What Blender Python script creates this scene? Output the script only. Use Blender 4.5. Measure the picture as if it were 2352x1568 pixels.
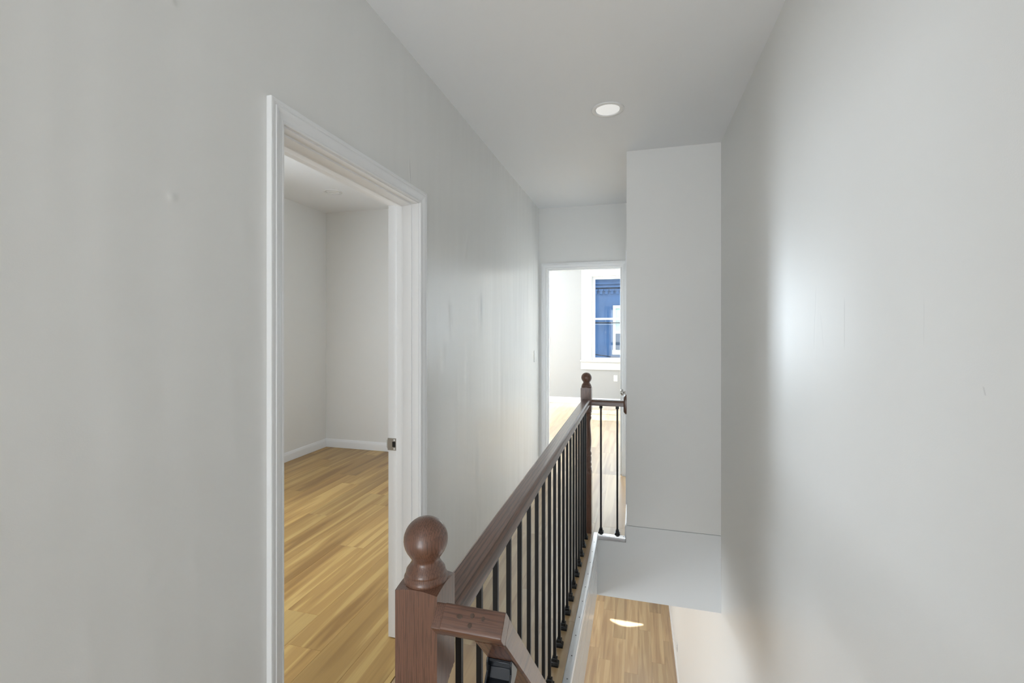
import bpy, bmesh, math, random
from mathutils import Vector
R = math.radians
random.seed(7)
S = bpy.context.scene
for o in list(bpy.data.objects):
    bpy.data.objects.remove(o)
COL = S.collection

# ---------------------------------------------------------------- camera
EYE = 1.50
cam = bpy.data.cameras.new('camera')
cam.sensor_width = 36.0
cam.lens = 36.0 * 1055 / 2352
cam.shift_y = -33 / 2352
cam.clip_start = 0.05
co = bpy.data.objects.new('camera', cam)
COL.objects.link(co)
co.location = (0, 0, EYE)
co.rotation_euler = (R(90), 0, R(15.2))
S.camera = co

# ---------------------------------------------------------------- exposure, sky, sun, window daylight, added fill
S.view_settings.view_transform = 'Standard'
S.view_settings.look = 'None'
S.view_settings.gamma = 1.0
S.view_settings.use_curve_mapping = False
S.view_settings.exposure = 0.15
w = bpy.data.worlds.new('sky')
S.world = w
w.use_nodes = True
bgn = w.node_tree.nodes['Background']
bgn.inputs[0].default_value = (0.80, 0.90, 1.0, 1)
bgn.inputs[1].default_value = 2.8

sun = bpy.data.lights.new('sun', 'SUN')
sun.energy = 12.0
sun.angle = R(1.0)
sun.color = (1.0, 0.96, 0.90)
so = bpy.data.objects.new('sun', sun)
COL.objects.link(so)
so.rotation_euler = Vector((-0.10, -0.56, -0.82)).to_track_quat('-Z', 'Y').to_euler()


def area(name, loc, direction, sx, sy, power, color=(1, 1, 1), portal=False):
    l = bpy.data.lights.new(name, 'AREA')
    l.shape = 'RECTANGLE'
    l.size, l.size_y = sx, sy
    l.energy = power
    l.color = color
    if portal:
        l.cycles.is_portal = True
    o = bpy.data.objects.new(name, l)
    COL.objects.link(o)
    o.location = loc
    o.rotation_euler = Vector(direction).to_track_quat('-Z', 'Z').to_euler()
    return o


# skylight through windows outside the frame, plus added fill lamps
area('fill_back_room', (-0.6, -3.0, 0.35), (0, 0.45, 1), 1.5, 1.5, 56, (0.90, 0.955, 1.0))  # added upward fill lamp behind the camera, no real source
area('fill_back_window', (-0.6, -4.93, 1.55), (0, 1, 0), 1.5, 1.6, 42, (0.95, 0.98, 1.0))  # added soft fill from behind, set at an unseen window
area('daylight_side_room_window', (-3.70, 1.90, 1.55), (1, 0.05, -0.25), 1.15, 1.6, 54, (0.86, 0.93, 1.0))
area('daylight_front_room_window', (-3.1, 9.02, 1.65), (0, -1, -0.05), 1.1, 1.6, 420, (0.80, 0.91, 1.0))
area('daylight_downstairs_front', (-2.4, 9.02, -1.8), (0, -1, -0.05), 1.6, 1.8, 58, (0.85, 0.93, 1.0))
area('fill_downstairs_side', (-3.7, 1.5, -1.7), (1, 0, 0.0), 2.0, 1.7, 105, (0.87, 0.94, 1.0))  # added fill lamp for the stairwell, the wall has no window here
area('portal_front_window', (-0.38, 9.16, 1.66), (0, -1, 0), 0.92, 1.68, 1, portal=True)


# ---------------------------------------------------------------- materials
def lin(*c):
    return tuple(((v / 255) / 12.92 if v / 255 <= 0.04045 else ((v / 255 + 0.055) / 1.055) ** 2.4) for v in c)


class NT:
    def __init__(self, name):
        self.m = bpy.data.materials.new(name)
        self.m.use_nodes = True
        self.t = self.m.node_tree
        self.b = self.t.nodes['Principled BSDF']

    def n(self, kind, **k):
        nd = self.t.nodes.new(kind)
        for a, v in k.items():
            setattr(nd, a, v)
        return nd

    def l(self, a, b):
        self.t.links.new(a, b)

    def math(self, op, a, b=None, c=None, clamp=False):
        nd = self.n('ShaderNodeMath', operation=op)
        nd.use_clamp = clamp
        for i, v in enumerate((a, b, c)):
            if v is None:
                continue
            if isinstance(v, (int, float)):
                nd.inputs[i].default_value = v
            else:
                self.l(v, nd.inputs[i])
        return nd.outputs[0]

    def coords(self, scale=(1, 1, 1), randomize=False, kind='Object'):
        tc = self.n('ShaderNodeTexCoord')
        out = tc.outputs[kind]
        if randomize:
            oi = self.n('ShaderNodeObjectInfo')
            cm = self.n('ShaderNodeCombineXYZ')
            self.l(self.math('MULTIPLY', oi.outputs['Random'], 37.0), cm.inputs[0])
            self.l(self.math('MULTIPLY', oi.outputs['Random'], 91.0), cm.inputs[1])
            self.l(self.math('MULTIPLY', oi.outputs['Random'], 53.0), cm.inputs[2])
            va = self.n('ShaderNodeVectorMath', operation='ADD')
            self.l(out, va.inputs[0])
            self.l(cm.outputs[0], va.inputs[1])
            out = va.outputs[0]
        mp = self.n('ShaderNodeMapping')
        mp.inputs['Scale'].default_value = scale
        self.l(out, mp.inputs[0])
        return mp.outputs[0]

    def noise(self, vec, scale=5, detail=3, rough=0.5, dist=0.0):
        nd = self.n('ShaderNodeTexNoise')
        nd.inputs['Scale'].default_value = scale
        nd.inputs['Detail'].default_value = detail
        nd.inputs['Roughness'].default_value = rough
        nd.inputs['Distortion'].default_value = dist
        self.l(vec, nd.inputs['Vector'])
        return nd.outputs[0]

    def ramp(self, fac, stops, interp='LINEAR'):
        nd = self.n('ShaderNodeValToRGB')
        cr = nd.color_ramp
        cr.interpolation = interp
        while len(cr.elements) < len(stops):
            cr.elements.new(0.5)
        for e, (p, c) in zip(cr.elements, stops):
            e.position = p
            e.color = tuple(c)[:3] + (1,)
        self.l(fac, nd.inputs[0])
        return nd.outputs[0]

    def mix(self, fac, a, b, blend='MIX'):
        nd = self.n('ShaderNodeMix', data_type='RGBA', blend_type=blend)
        for s, v in ((nd.inputs[0], fac), (nd.inputs[6], a), (nd.inputs[7], b)):
            if isinstance(v, (int, float)):
                s.default_value = v
            elif isinstance(v, tuple):
                s.default_value = v[:3] + (1,)
            else:
                self.l(v, s)
        return nd.outputs[2]

    def bump(self, h, strength=0.2, dist=0.002, normal=None):
        nd = self.n('ShaderNodeBump')
        nd.inputs['Strength'].default_value = strength
        nd.inputs['Distance'].default_value = dist
        self.l(h, nd.inputs['Height'])
        if normal is not None:
            self.l(normal, nd.inputs['Normal'])
        return nd.outputs[0]

    def set(self, **k):
        for a, v in k.items():
            s = self.b.inputs[a.replace('_', ' ')]
            if hasattr(v, 'links') or hasattr(v, 'is_linked'):
                self.l(v, s)
            elif isinstance(v, tuple) and len(v) == 3:
                s.default_value = v + (1,)
            else:
                s.default_value = v
        return self


def paint(name, col, rough=0.4, stipple=0.06, wave=0.0, wave_scale=(1.2, 1.2, 1.2), marks=(), bumps=(), spec=0.5, ax='y'):
    """rolled wall paint. marks: (y0, zc, half_height, lean, width, depth) hairline cracks; bumps: (y0, zc, sy, sz, lean, amp)."""
    m = NT(name)
    v = m.coords()
    tone = m.noise(v, 1.3, 2)
    c = m.mix(m.math('MULTIPLY', tone, 0.10), col, tuple(x * 0.90 for x in col))
    h = m.noise(v, 320, 2)
    nrm = m.bump(h, stipple, 0.002)
    if wave:
        nrm = m.bump(m.noise(m.coords(wave_scale), 1.0, 2), 1.0, wave, nrm)
    if marks or bumps:
        sep = m.n('ShaderNodeSeparateXYZ')
        tc = m.n('ShaderNodeTexCoord')
        m.l(tc.outputs['Object'], sep.inputs[0])
        Y, Z = sep.outputs[1 if ax == 'y' else 0], sep.outputs[2]
        total = None
        for (y0, zc, sy, sz, lean, amp) in bumps:
            dz = m.math('SUBTRACT', Z, zc)
            dy = m.math('SUBTRACT', m.math('SUBTRACT', Y, y0), m.math('MULTIPLY', dz, lean))
            e = m.math('ADD', m.math('POWER', m.math('ABSOLUTE', m.math('DIVIDE', dy, sy)), 2.0), m.math('POWER', m.math('ABSOLUTE', m.math('DIVIDE', dz, sz)), 2.0))
            g = m.math('MULTIPLY', m.math('POWER', 2.718, m.math('MULTIPLY', e, -1.0)), amp)
            total = g if total is None else m.math('ADD', total, g)
        if total is not None:
            nrm = m.bump(total, 1.0, 1.0, nrm)
        mk = None
        wob = m.math('MULTIPLY', m.math('SUBTRACT', m.noise(v, 14, 3), 0.5), 0.02)
        for (y0, zc, hh, lean, wd, depth) in marks:
            dz = m.math('SUBTRACT', Z, zc)
            dy = m.math('ABSOLUTE', m.math('SUBTRACT', m.math('SUBTRACT', m.math('ADD', Y, m.math('MULTIPLY', wob, 0.4)), y0), m.math('MULTIPLY', dz, lean)))
            a = m.math('SUBTRACT', 1.0, m.math('DIVIDE', dy, wd), clamp=True)
            b = m.math('MULTIPLY', m.math('SUBTRACT', 1.0, m.math('DIVIDE', m.math('ABSOLUTE', dz), hh), clamp=True), 3.0, clamp=True)
            g = m.math('MULTIPLY', m.math('MULTIPLY', a, b), depth)
            mk = g if mk is None else m.math('MAXIMUM', mk, g)
        if mk is not None:
            c = m.mix(mk, c, tuple(x * 0.45 for x in col))
            nrm = m.bump(mk, -0.5, 0.002, nrm)
    m.set(Base_Color=c, Roughness=rough, Normal=nrm, Specular_IOR_Level=spec)
    return m.m


def plain(name, col, rough=0.4, metal=0.0, spec=0.5, grain=0.0, coat=0.0):
    m = NT(name)
    v = m.coords()
    c = m.mix(m.math('MULTIPLY', m.noise(v, 9, 3), 0.15), col, tuple(x * 0.8 for x in col))
    m.set(Base_Color=c, Roughness=rough, Metallic=metal, Specular_IOR_Level=spec)
    if coat:
        m.set(Coat_Weight=coat, Coat_Roughness=0.12)
    if grain:
        m.set(Normal=m.bump(m.noise(v, 60, 3), grain, 0.002))
    return m.m


def brushed(name, col, rough, axis):
    m = NT(name)
    sc = [300, 300, 300]
    sc[axis] = 6
    g = m.noise(m.coords(tuple(sc)), 1, 3)
    c = m.mix(g, tuple(x * 0.82 for x in col), col)
    m.set(Base_Color=c, Metallic=1.0, Roughness=rough, Normal=m.bump(g, 0.08, 0.001))
    return m.m


def oak(name, axis, base=(0.140, 0.062, 0.037), ring_k=0.35, ring_scale=90, wob=2.5):
    """dark stained oak; grain runs along the given axis."""
    m = NT(name)
    s = [1.0, 1.0, 1.0]
    s[axis] = 0.045
    vec = m.coords(tuple(s), randomize=True)
    broad = m.noise(vec, 26, 4, 0.6, 0.6)
    wv = m.n('ShaderNodeTexWave', wave_type='BANDS', bands_direction='X' if axis != 0 else 'Y')
    wv.inputs['Scale'].default_value = ring_scale
    wv.inputs['Distortion'].default_value = wob
    wv.inputs['Detail'].default_value = 3.0
    wv.inputs['Detail Scale'].default_value = 14.0 / ring_scale * 3
    m.l(vec, wv.inputs['Vector'])
    ring = m.ramp(wv.outputs[1], [(0.0, (0, 0, 0)), (0.70, (0.06, 0.06, 0.06)), (0.94, (1, 1, 1))])
    pores = m.ramp(m.noise(vec, 420, 2, 0.6), [(0.42, (1, 1, 1)), (0.50, (0, 0, 0))])
    c = m.mix(broad, tuple(x * 0.78 for x in base), tuple(x * 1.30 for x in base))
    c = m.mix(m.math('MULTIPLY', ring, ring_k), c, tuple(x * 0.35 for x in base))
    c = m.mix(m.math('MULTIPLY', pores, 0.50), c, tuple(x * 0.40 for x in base))
    hgt = m.math('SUBTRACT', 1.0, m.math('ADD', m.math('MULTIPLY', ring, 0.5), m.math('MULTIPLY', pores, 0.5)))
    m.set(Base_Color=c, Roughness=0.42, Normal=m.bump(hgt, 0.2, 0.001), Specular_IOR_Level=0.3, Coat_Weight=0.9, Coat_Roughness=0.26, Coat_IOR=1.5)
    return m.m


def laminate(name, light, mid, dark, rough=0.30, coat=0.0):
    """honey laminate plank: long sapwood streaks, fine grain, a few knots; planks differ by object random."""
    m = NT(name)
    oi = m.n('ShaderNodeObjectInfo')
    vec = m.coords((1, 1, 1), randomize=True)
    mp = m.n('ShaderNodeMapping')
    mp.inputs['Scale'].default_value = (15, 0.75, 1)
    m.l(vec, mp.inputs[0])
    streak = m.noise(mp.outputs[0], 1.0, 2.5, 0.45, 0.55)
    mp2 = m.n('ShaderNodeMapping')
    mp2.inputs['Scale'].default_value = (160, 5, 1)
    m.l(vec, mp2.inputs[0])
    fine = m.noise(mp2.outputs[0], 1.0, 4, 0.6, 0.3)
    mp3 = m.n('ShaderNodeMapping')
    mp3.inputs['Scale'].default_value = (5.0, 1.4, 1)
    m.l(vec, mp3.inputs[0])
    vo = m.n('ShaderNodeTexVoronoi', feature='F1')
    vo.inputs['Scale'].default_value = 1.0
    m.l(mp3.outputs[0], vo.inputs['Vector'])
    knot = m.ramp(vo.outputs['Distance'], [(0.0, (1, 1, 1)), (0.05, (0.7, 0.7, 0.7)), (0.15, (0, 0, 0))])
    c = m.ramp(streak, [(0.33, dark), (0.45, mid), (0.52, mid), (0.60, light)])
    c = m.mix(m.math('MULTIPLY', fine, 0.40), c, tuple(x * 0.55 for x in mid))
    c = m.mix(m.math('MULTIPLY', knot, 0.45), c, tuple(x * 0.5 for x in dark))
    hsv = m.n('ShaderNodeHueSaturation')
    m.l(m.math('ADD', 0.86, m.math('MULTIPLY', oi.outputs['Random'], 0.30)), hsv.inputs['Value'])
    m.l(c, hsv.inputs['Color'])
    rg = m.math('ADD', rough - 0.05, m.math('MULTIPLY', fine, 0.10))
    m.set(Base_Color=hsv.outputs[0], Roughness=rg, Normal=m.bump(fine, 0.10, 0.0010), Specular_IOR_Level=0.5)
    if coat:
        m.set(Coat_Weight=coat, Coat_Roughness=0.30, Coat_IOR=1.8)
    return m.m


def glass_mat(name, tint=(0.93, 0.96, 0.97)):
    m = NT(name)
    t = m.t
    t.nodes.remove(m.b)
    tr = m.n('ShaderNodeBsdfTransparent')
    tr.inputs[0].default_value = tint + (1,)
    gl = m.n('ShaderNodeBsdfGlossy')
    gl.inputs['Roughness'].default_value = 0.02
    fr = m.n('ShaderNodeFresnel')
    fr.inputs[0].default_value = 1.5
    mx = m.n('ShaderNodeMixShader')
    ge = m.n('ShaderNodeNewGeometry')
    m.l(m.math('MULTIPLY', fr.outputs[0], m.math('SUBTRACT', 1.0, ge.outputs['Backfacing'])), mx.inputs[0])
    m.l(tr.outputs[0], mx.inputs[1])
    m.l(gl.outputs[0], mx.inputs[2])
    m.l(mx.outputs[0], t.nodes['Material Output'].inputs[0])
    return m.m


WALL = (0.84, 0.836, 0.815)
M = {}
M['wall'] = paint('wall paint', WALL, 0.42, 0.06, 0.004)
M['wall_left'] = paint('wall paint hall left', WALL, 0.24, 0.05, 0.006, (1, 5.5, 0.7),
    bumps=[(2.38, 1.56, 0.022, 0.10, -0.12, 0.0035), (2.88, 1.62, 0.03, 0.12, -0.05, 0.0032), (2.28, 1.34, 0.03, 0.06, 0.1, -0.004),
           (2.62, 1.98, 0.02, 0.07, 0.3, 0.002), (3.35, 1.2, 0.05, 0.5, 0.0, 0.003), (2.85, 0.5, 0.04, 0.3, 0.0, 0.003),
           (1.90, 2.21, 0.006, 0.05, -0.1, 0.0018), (0.79, 2.23, 0.01, 0.01, 0, 0.002), (0.79, 1.79, 0.01, 0.01, 0, 0.002)])
M['wall_right'] = paint('wall paint hall right', WALL, 0.46, 0.07, 0.004, (1, 1.6, 0.9),
    marks=[(1.455, 1.51, 0.075, 0.0, 0.0012, 0.85), (1.672, 1.53, 0.11, -0.10, 0.0016, 0.45), (1.615, 1.49, 0.06, 0.25, 0.0012, 0.35),
           (1.095, 1.51, 0.05, 0.0, 0.0010, 0.30), (0.93, 1.395, 0.008, 0.3, 0.003, 0.35)],
    bumps=[(1.66, 1.50, 0.014, 0.10, -0.1, 0.0005), (1.16, 1.40, 0.012, 0.35, 0.0, 0.00015),
           (1.70, 1.68, 0.03, 0.008, 0.0, 0.0003)])
M['wall_front'] = paint('front room wall paint darkened', (0.34, 0.34, 0.338), 0.45, 0.06, 0.002)  # white wall, colour darkened to offset the over-bright front room light
M['wall_side'] = paint('wall paint side room', WALL, 0.45, 0.06, 0.002)
M['ceiling'] = paint('ceiling paint', (0.92, 0.93, 0.94), 0.5, 0.05, 0.003, spec=0.35)
M['trim'] = paint('white trim enamel', (0.88, 0.885, 0.89), 0.28, 0.01, 0.0)
M['trim_front'] = paint('front room white trim darkened', (0.56, 0.565, 0.57), 0.3, 0.01, 0.0)  # darkened copy of the white trim, holds back the strong front room light
M['fascia'] = paint('glossy fascia enamel', (0.83, 0.835, 0.83), 0.16, 0.02, 0.0015, (2, 0.5, 6))
M['header'] = paint('header paint', (0.80, 0.81, 0.81), 0.42, 0.05, 0.002, (2, 1, 5))
M['sub'] = plain('subfloor', (0.10, 0.07, 0.045), 0.8)
HONEY = ((0.61, 0.405, 0.145), (0.465, 0.278, 0.090), (0.305, 0.165, 0.050))
M['floor'] = laminate('honey laminate', (0.58, 0.415, 0.215), (0.475, 0.315, 0.155), (0.365, 0.222, 0.105), rough=0.25, coat=0.9)
M['floor_front'] = laminate('honey laminate front room', (0.47, 0.335, 0.180), (0.375, 0.248, 0.125), (0.275, 0.168, 0.080), rough=0.25, coat=0.9)  # darker copy of the hall laminate, keeps front room brightness down
M['floor_side'] = laminate('honey laminate satin', *HONEY, rough=0.34)
M['oak_x'] = oak('oak grain x', 0, ring_k=0.4, ring_scale=55, wob=4)
M['oak_y'] = oak('oak grain y', 1, ring_k=0.8, ring_scale=30, wob=5)
M['oak_z'] = oak('oak grain z', 2)
M['plug'] = plain('oak plug end grain', (0.075, 0.043, 0.028), 0.5)
M['iron'] = plain('black satin iron', (0.0055, 0.0055, 0.006), 0.42, 0.0, 0.35)
M['bracket'] = plain('black gloss bracket', (0.014, 0.017, 0.022), 0.22, 0.3)
M['alu_y'] = brushed('brushed aluminium lengthwise', (0.80, 0.81, 0.83), 0.30, 1)
M['alu_x'] = brushed('brushed aluminium crosswise', (0.80, 0.81, 0.83), 0.26, 0)
M['screw'] = plain('dark screw', (0.05, 0.05, 0.05), 0.4, 0.6)
M['nickel'] = brushed('satin nickel', (0.40, 0.38, 0.35), 0.35, 2)
M['dark'] = plain('dark void', (0.01, 0.01, 0.01), 0.8)
M['plastic'] = plain('white plastic', (0.88, 0.88, 0.875), 0.25)
M['lens'] = plain('frosted lens', (0.90, 0.90, 0.89), 0.4)
M['lens_glow'] = plain('frosted lens with added glow', (0.90, 0.90, 0.89), 0.4)
_b = M['lens_glow'].node_tree.nodes['Principled BSDF']
_b.inputs['Emission Color'].default_value = (1, 1, 0.99, 1)
_b.inputs['Emission Strength'].default_value = 0.36  # lamp is off; faint glow added so the lens reads brighter than the ceiling
M['vinyl'] = plain('white vinyl sash', (0.84, 0.85, 0.86), 0.3)
M['glass'] = glass_mat('window glass')


def blue_paint():
    m = NT('blue painted brick')
    v = m.coords()
    br = m.n('ShaderNodeTexBrick')
    mp = m.n('ShaderNodeMapping')
    mp.inputs['Rotation'].default_value = (R(90), 0, 0)
    m.l(v, mp.inputs[0])
    m.l(mp.outputs[0], br.inputs['Vector'])
    br.inputs['Scale'].default_value = 4.6
    br.inputs['Mortar Size'].default_value = 0.015
    base = (0.030, 0.088, 0.200)
    c = m.mix(m.noise(v, 2.2, 5, 0.6), tuple(x * 0.75 for x in base), tuple(x * 1.35 for x in base))
    chips = m.ramp(m.noise(v, 5.5, 6, 0.7), [(0.62, (0, 0, 0)), (0.70, (1, 1, 1))])
    c = m.mix(m.math('MULTIPLY', chips, 0.5), c, (0.14, 0.20, 0.28))
    m.set(Base_Color=c, Roughness=0.6, Normal=m.bump(br.outputs['Fac'], -0.4, 0.01))
    return m.m


M['blue'] = blue_paint()
M['cream'] = plain('cream paint', (0.78, 0.77, 0.56), 0.5)
M['shade'] = plain('green tinted blind', (0.42, 0.56, 0.46), 0.4)
M['louvre'] = plain('slate blue slat', (0.05, 0.085, 0.14), 0.5)
M['roofing'] = plain('weathered roofing', (0.14, 0.22, 0.30), 0.8, grain=0.4)
M['gutter'] = plain('pale gutter metal', (0.80, 0.84, 0.78), 0.4)
M['asphalt'] = plain('asphalt', (0.12, 0.12, 0.13), 0.9, grain=0.5)
M['cable'] = plain('black cable', (0.01, 0.011, 0.013), 0.5)
M['greycable'] = plain('pale cable', (0.40, 0.46, 0.55), 0.5)


# ---------------------------------------------------------------- mesh helpers
class MB:
    def __init__(self):
        self.v, self.f = [], []

    def box(self, x0, x1, y0, y1, z0, z1, bev=0.0):
        if bev:
            bm = bmesh.new()
            bmesh.ops.create_cube(bm, size=1)
            for p in bm.verts:
                p.co = Vector(((x0 + x1) / 2 + p.co.x * (x1 - x0), (y0 + y1) / 2 + p.co.y * (y1 - y0), (z0 + z1) / 2 + p.co.z * (z1 - z0)))
            bmesh.ops.bevel(bm, geom=bm.edges[:], offset=bev, segments=2, affect='EDGES', profile=0.6)
            self.add_bm(bm)
            return self
        n = len(self.v)
        self.v += [(x0, y0, z0), (x1, y0, z0), (x1, y1, z0), (x0, y1, z0), (x0, y0, z1), (x1, y0, z1), (x1, y1, z1), (x0, y1, z1)]
        self.f += [tuple(n + i for i in q) for q in ((0, 3, 2, 1), (4, 5, 6, 7), (0, 1, 5, 4), (1, 2, 6, 5), (2, 3, 7, 6), (3, 0, 4, 7))]
        return self

    def add_bm(self, bm):
        n = len(self.v)
        bm.verts.ensure_lookup_table()
        bm.verts.index_update()
        self.v += [tuple(p.co) for p in bm.verts]
        self.f += [tuple(n + p.index for p in f.verts) for f in bm.faces]
        bm.free()

    def loft(self, rings, close=True, caps=True):
        """rings: lists of equal-length point loops."""
        n0 = len(self.v)
        k = len(rings[0])
        for r in rings:
            self.v += [tuple(p) for p in r]
        for i in range(len(rings) - 1):
            for j in range(k if close else k - 1):
                a = n0 + i * k + j
                b = n0 + i * k + (j + 1) % k
                self.f.append((a, b, b + k, a + k))
        if caps:
            self.f.append(tuple(n0 + j for j in reversed(range(k))))
            self.f.append(tuple(n0 + (len(rings) - 1) * k + j for j in range(k)))
        return self

    def lathe(self, prof, seg=32, c=(0, 0, 0), axis='z', caps=True):
        rings = []
        for r, h in prof:
            ring = []
            for j in range(seg):
                a = 2 * math.pi * j / seg
                p = (r * math.cos(a), r * math.sin(a), h)
                if axis == 'x':
                    p = (h, p[0], p[1])
                elif axis == 'y':
                    p = (p[1], h, p[0])
                ring.append((c[0] + p[0], c[1] + p[1], c[2] + p[2]))
            rings.append(ring)
        return self.loft(rings, caps=caps)

    def square(self, secs, c=(0, 0)):
        """square loft: secs = (half, z)"""
        return self.loft([[(c[0] - h, c[1] - h, z), (c[0] + h, c[1] - h, z), (c[0] + h, c[1] + h, z), (c[0] - h, c[1] + h, z)] for h, z in secs])

    def build(self, name, mat, parent=None, loc=(0, 0, 0), smooth=0, bevel=0.0, rot=None):
        me = bpy.data.meshes.new(name)
        me.from_pydata(self.v, [], self.f)
        bm = bmesh.new()
        bm.from_mesh(me)
        bmesh.ops.recalc_face_normals(bm, faces=bm.faces[:])
        bm.to_mesh(me)
        bm.free()
        if smooth:
            for p in me.polygons:
                p.use_smooth = True
            me.set_sharp_from_angle(angle=R(smooth))
        me.materials.append(mat)
        o = bpy.data.objects.new(name, me)
        COL.objects.link(o)
        o.location = loc
        if rot:
            o.rotation_euler = rot
        if parent:
            o.parent = parent
        if bevel:
            b = o.modifiers.new('edge', 'BEVEL')
            b.width = bevel
            b.segments = 2
            b.limit_method = 'ANGLE'
            b.angle_limit = R(40)
        return o


def empty(name, loc=(0, 0, 0)):
    o = bpy.data.objects.new(name, None)
    o.empty_display_size = 0.05
    COL.objects.link(o)
    o.location = loc
    return o


def thing(o, label, cat, group=None):
    o['label'] = label
    o['category'] = cat
    if group:
        o['group'] = group
    return o


def struct(o, label=None):
    o['kind'] = 'structure'
    if label:
        o['label'] = label
    return o


def slab(name, mat, a, b, holes, plane, t0, t1, label=None):
    """wall with rectangular holes. plane 'x': constant-x wall, a = (y0, y1); plane 'y': a = (x0, x1); b = (z0, z1);
    plane 'z': a = (x0, x1), b = (y0, y1). holes = (a0, a1, b0, b1)."""
    A = sorted({a[0], a[1], *[v for h in holes for v in h[:2]]})
    B = sorted({b[0], b[1], *[v for h in holes for v in h[2:]]})
    A = [v for v in A if a[0] <= v <= a[1]]
    B = [v for v in B if b[0] <= v <= b[1]]

    def solid(i, j):
        if not (0 <= i < len(A) - 1 and 0 <= j < len(B) - 1):
            return False
        ca, cb = (A[i] + A[i + 1]) / 2, (B[j] + B[j + 1]) / 2
        return not any(h[0] < ca < h[1] and h[2] < cb < h[3] for h in holes)

    def P(u, v, t):
        return {'x': (t, u, v), 'y': (u, t, v), 'z': (u, v, t)}[plane]
    mb = MB()
    idx = {}

    def vid(u, v, t):
        p = P(u, v, t)
        if p not in idx:
            idx[p] = len(mb.v)
            mb.v.append(p)
        return idx[p]
    for i in range(len(A) - 1):
        for j in range(len(B) - 1):
            if not solid(i, j):
                continue
            a0, a1, b0, b1 = A[i], A[i + 1], B[j], B[j + 1]
            for t in (t0, t1):
                mb.f.append((vid(a0, b0, t), vid(a1, b0, t), vid(a1, b1, t), vid(a0, b1, t)))
            for (di, dj, e) in ((-1, 0, ((a0, b0), (a0, b1))), (1, 0, ((a1, b0), (a1, b1))), (0, -1, ((a0, b0), (a1, b0))), (0, 1, ((a0, b1), (a1, b1)))):
                if not solid(i + di, j + dj):
                    (p, q) = e
                    mb.f.append((vid(*p, t0), vid(*q, t0), vid(*q, t1), vid(*p, t1)))
    return struct(mb.build(name, mat), label)


CEIL = 2.75          # hall ceiling
CEIL2 = 2.93         # side room and front room ceiling
LOW = -3.37          # downstairs floor
SOF = -0.43          # underside of the upstairs floor
XL, XR = -1.0, 0.55  # hall walls
YB, YE = -5.0, 4.77  # hall back and end
YC = 3.37            # front of the boxed closet wall and edge of the stair opening
XC = -0.07           # left side of the closet
XN = -0.287          # stair opening edge
YF = 9.08            # front facade, inner face
XS = -3.77           # side room left wall
YS = 4.96            # side room back wall
D1 = (1.122, 1.988, 2.087)      # doorway to side room: y0, y1, top
D2 = (-0.911, -0.151, 2.110)    # doorway to front room: x0, x1, top

# ---------------------------------------------------------------- structure: walls
slab('wall_left', M['wall_left'], (-0.6, 4.89), (0, CEIL2), [(D1[0] - .02, D1[1] + .02, -1, D1[2] + .02)], 'x', XL - 0.145, XL, 'long off-white hall wall with the white-cased doorway')
slab('wall_right', M['wall_right'], (YB, YF + .2), (LOW, CEIL2), [], 'x', XR, XR + 0.15, 'tall off-white wall beside the stair opening')
slab('wall_end', M['wall'], (XL, XC), (0, CEIL2), [(D2[0] - .02, D2[1] + .02, -1, D2[2] + .02)], 'y', YE, 4.89, 'short wall at the hall end above the bright doorway')
slab('wall_closet_front', M['wall'], (XC, XR), (0.09, CEIL), [], 'y', YC, YC + 0.1, 'flat wall closing off the far end of the stair opening')
slab('wall_closet_side', M['wall'], (YC + .1, 4.89), (0, CEIL), [(3.86, 4.58, -1, 2.08)], 'x', XC, XC + 0.1)
slab('wall_back', M['wall'], (XS - .12, XR), (0, CEIL2), [(-1.35, 0.15, 0.75, 2.4)], 'y', YB - 0.12, YB)
slab('wall_side_room_back', M['wall_side'], (XS - .12, XL - 0.145), (0, CEIL2), [], 'y', YS, YS + 0.11)
slab('wall_side_room_left', M['wall_side'], (-0.6, YF + .2), (0, CEIL2), [(1.30, 2.50, 0.75, 2.4)], 'x', XS - 0.12, XS)
slab('wall_side_room_near', M['wall_side'], (XS, XL - 0.145), (0, CEIL2), [], 'y', -0.6, -0.48)
slab('wall_back_room_left', M['wall'], (YB, -0.6), (0, CEIL2), [], 'x', XS - 0.12, XS)
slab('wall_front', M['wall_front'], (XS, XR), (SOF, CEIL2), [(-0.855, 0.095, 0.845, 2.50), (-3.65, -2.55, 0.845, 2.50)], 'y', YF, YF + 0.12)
slab('wall_downstairs_front', M['wall'], (XS, XR), (LOW, SOF), [(-0.20, 0.33, LOW + 1.82, LOW + 2.14), (-3.3, -1.5, LOW + .6, LOW + 2.5)], 'y', YF, YF + 0.06)
AR = [(-0.20, LOW + 2.14), (0.33, LOW + 2.14), (0.33, LOW + 1.95)] + [(0.33 - 0.53 * t / 12, LOW + 1.95 + 0.15 * math.sin(math.pi * t / 12)) for t in range(1, 12)] + [(-0.20, LOW + 1.95)]
struct(MB().loft([[(x, YF + .001, z) for x, z in AR], [(x, YF + .059, z) for x, z in AR]]).build('trim_3', M['trim']), 'arched head of the fanlight')
slab('wall_downstairs_left', M['wall'], (YB, YF + .1), (LOW, SOF), [], 'x', XS - 0.12, XS)
slab('wall_downstairs_back', M['wall'], (XS, XR), (LOW, SOF), [], 'y', YB - .12, YB)
# ceilings
slab('ceiling', M['ceiling'], (XS, XR), (YB, YE), [(XS - 1, XL, -0.6, 9)], 'z', CEIL, CEIL + 0.1, 'white hall ceiling')
slab('ceiling_side_room', M['ceiling'], (XS, XL), (-0.6, YS), [], 'z', CEIL2, CEIL2 + 0.1)
slab('ceiling_front_room', M['ceiling'], (XS, XR), (YE, YF), [], 'z', CEIL2 + .001, CEIL2 + 0.1)
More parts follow.
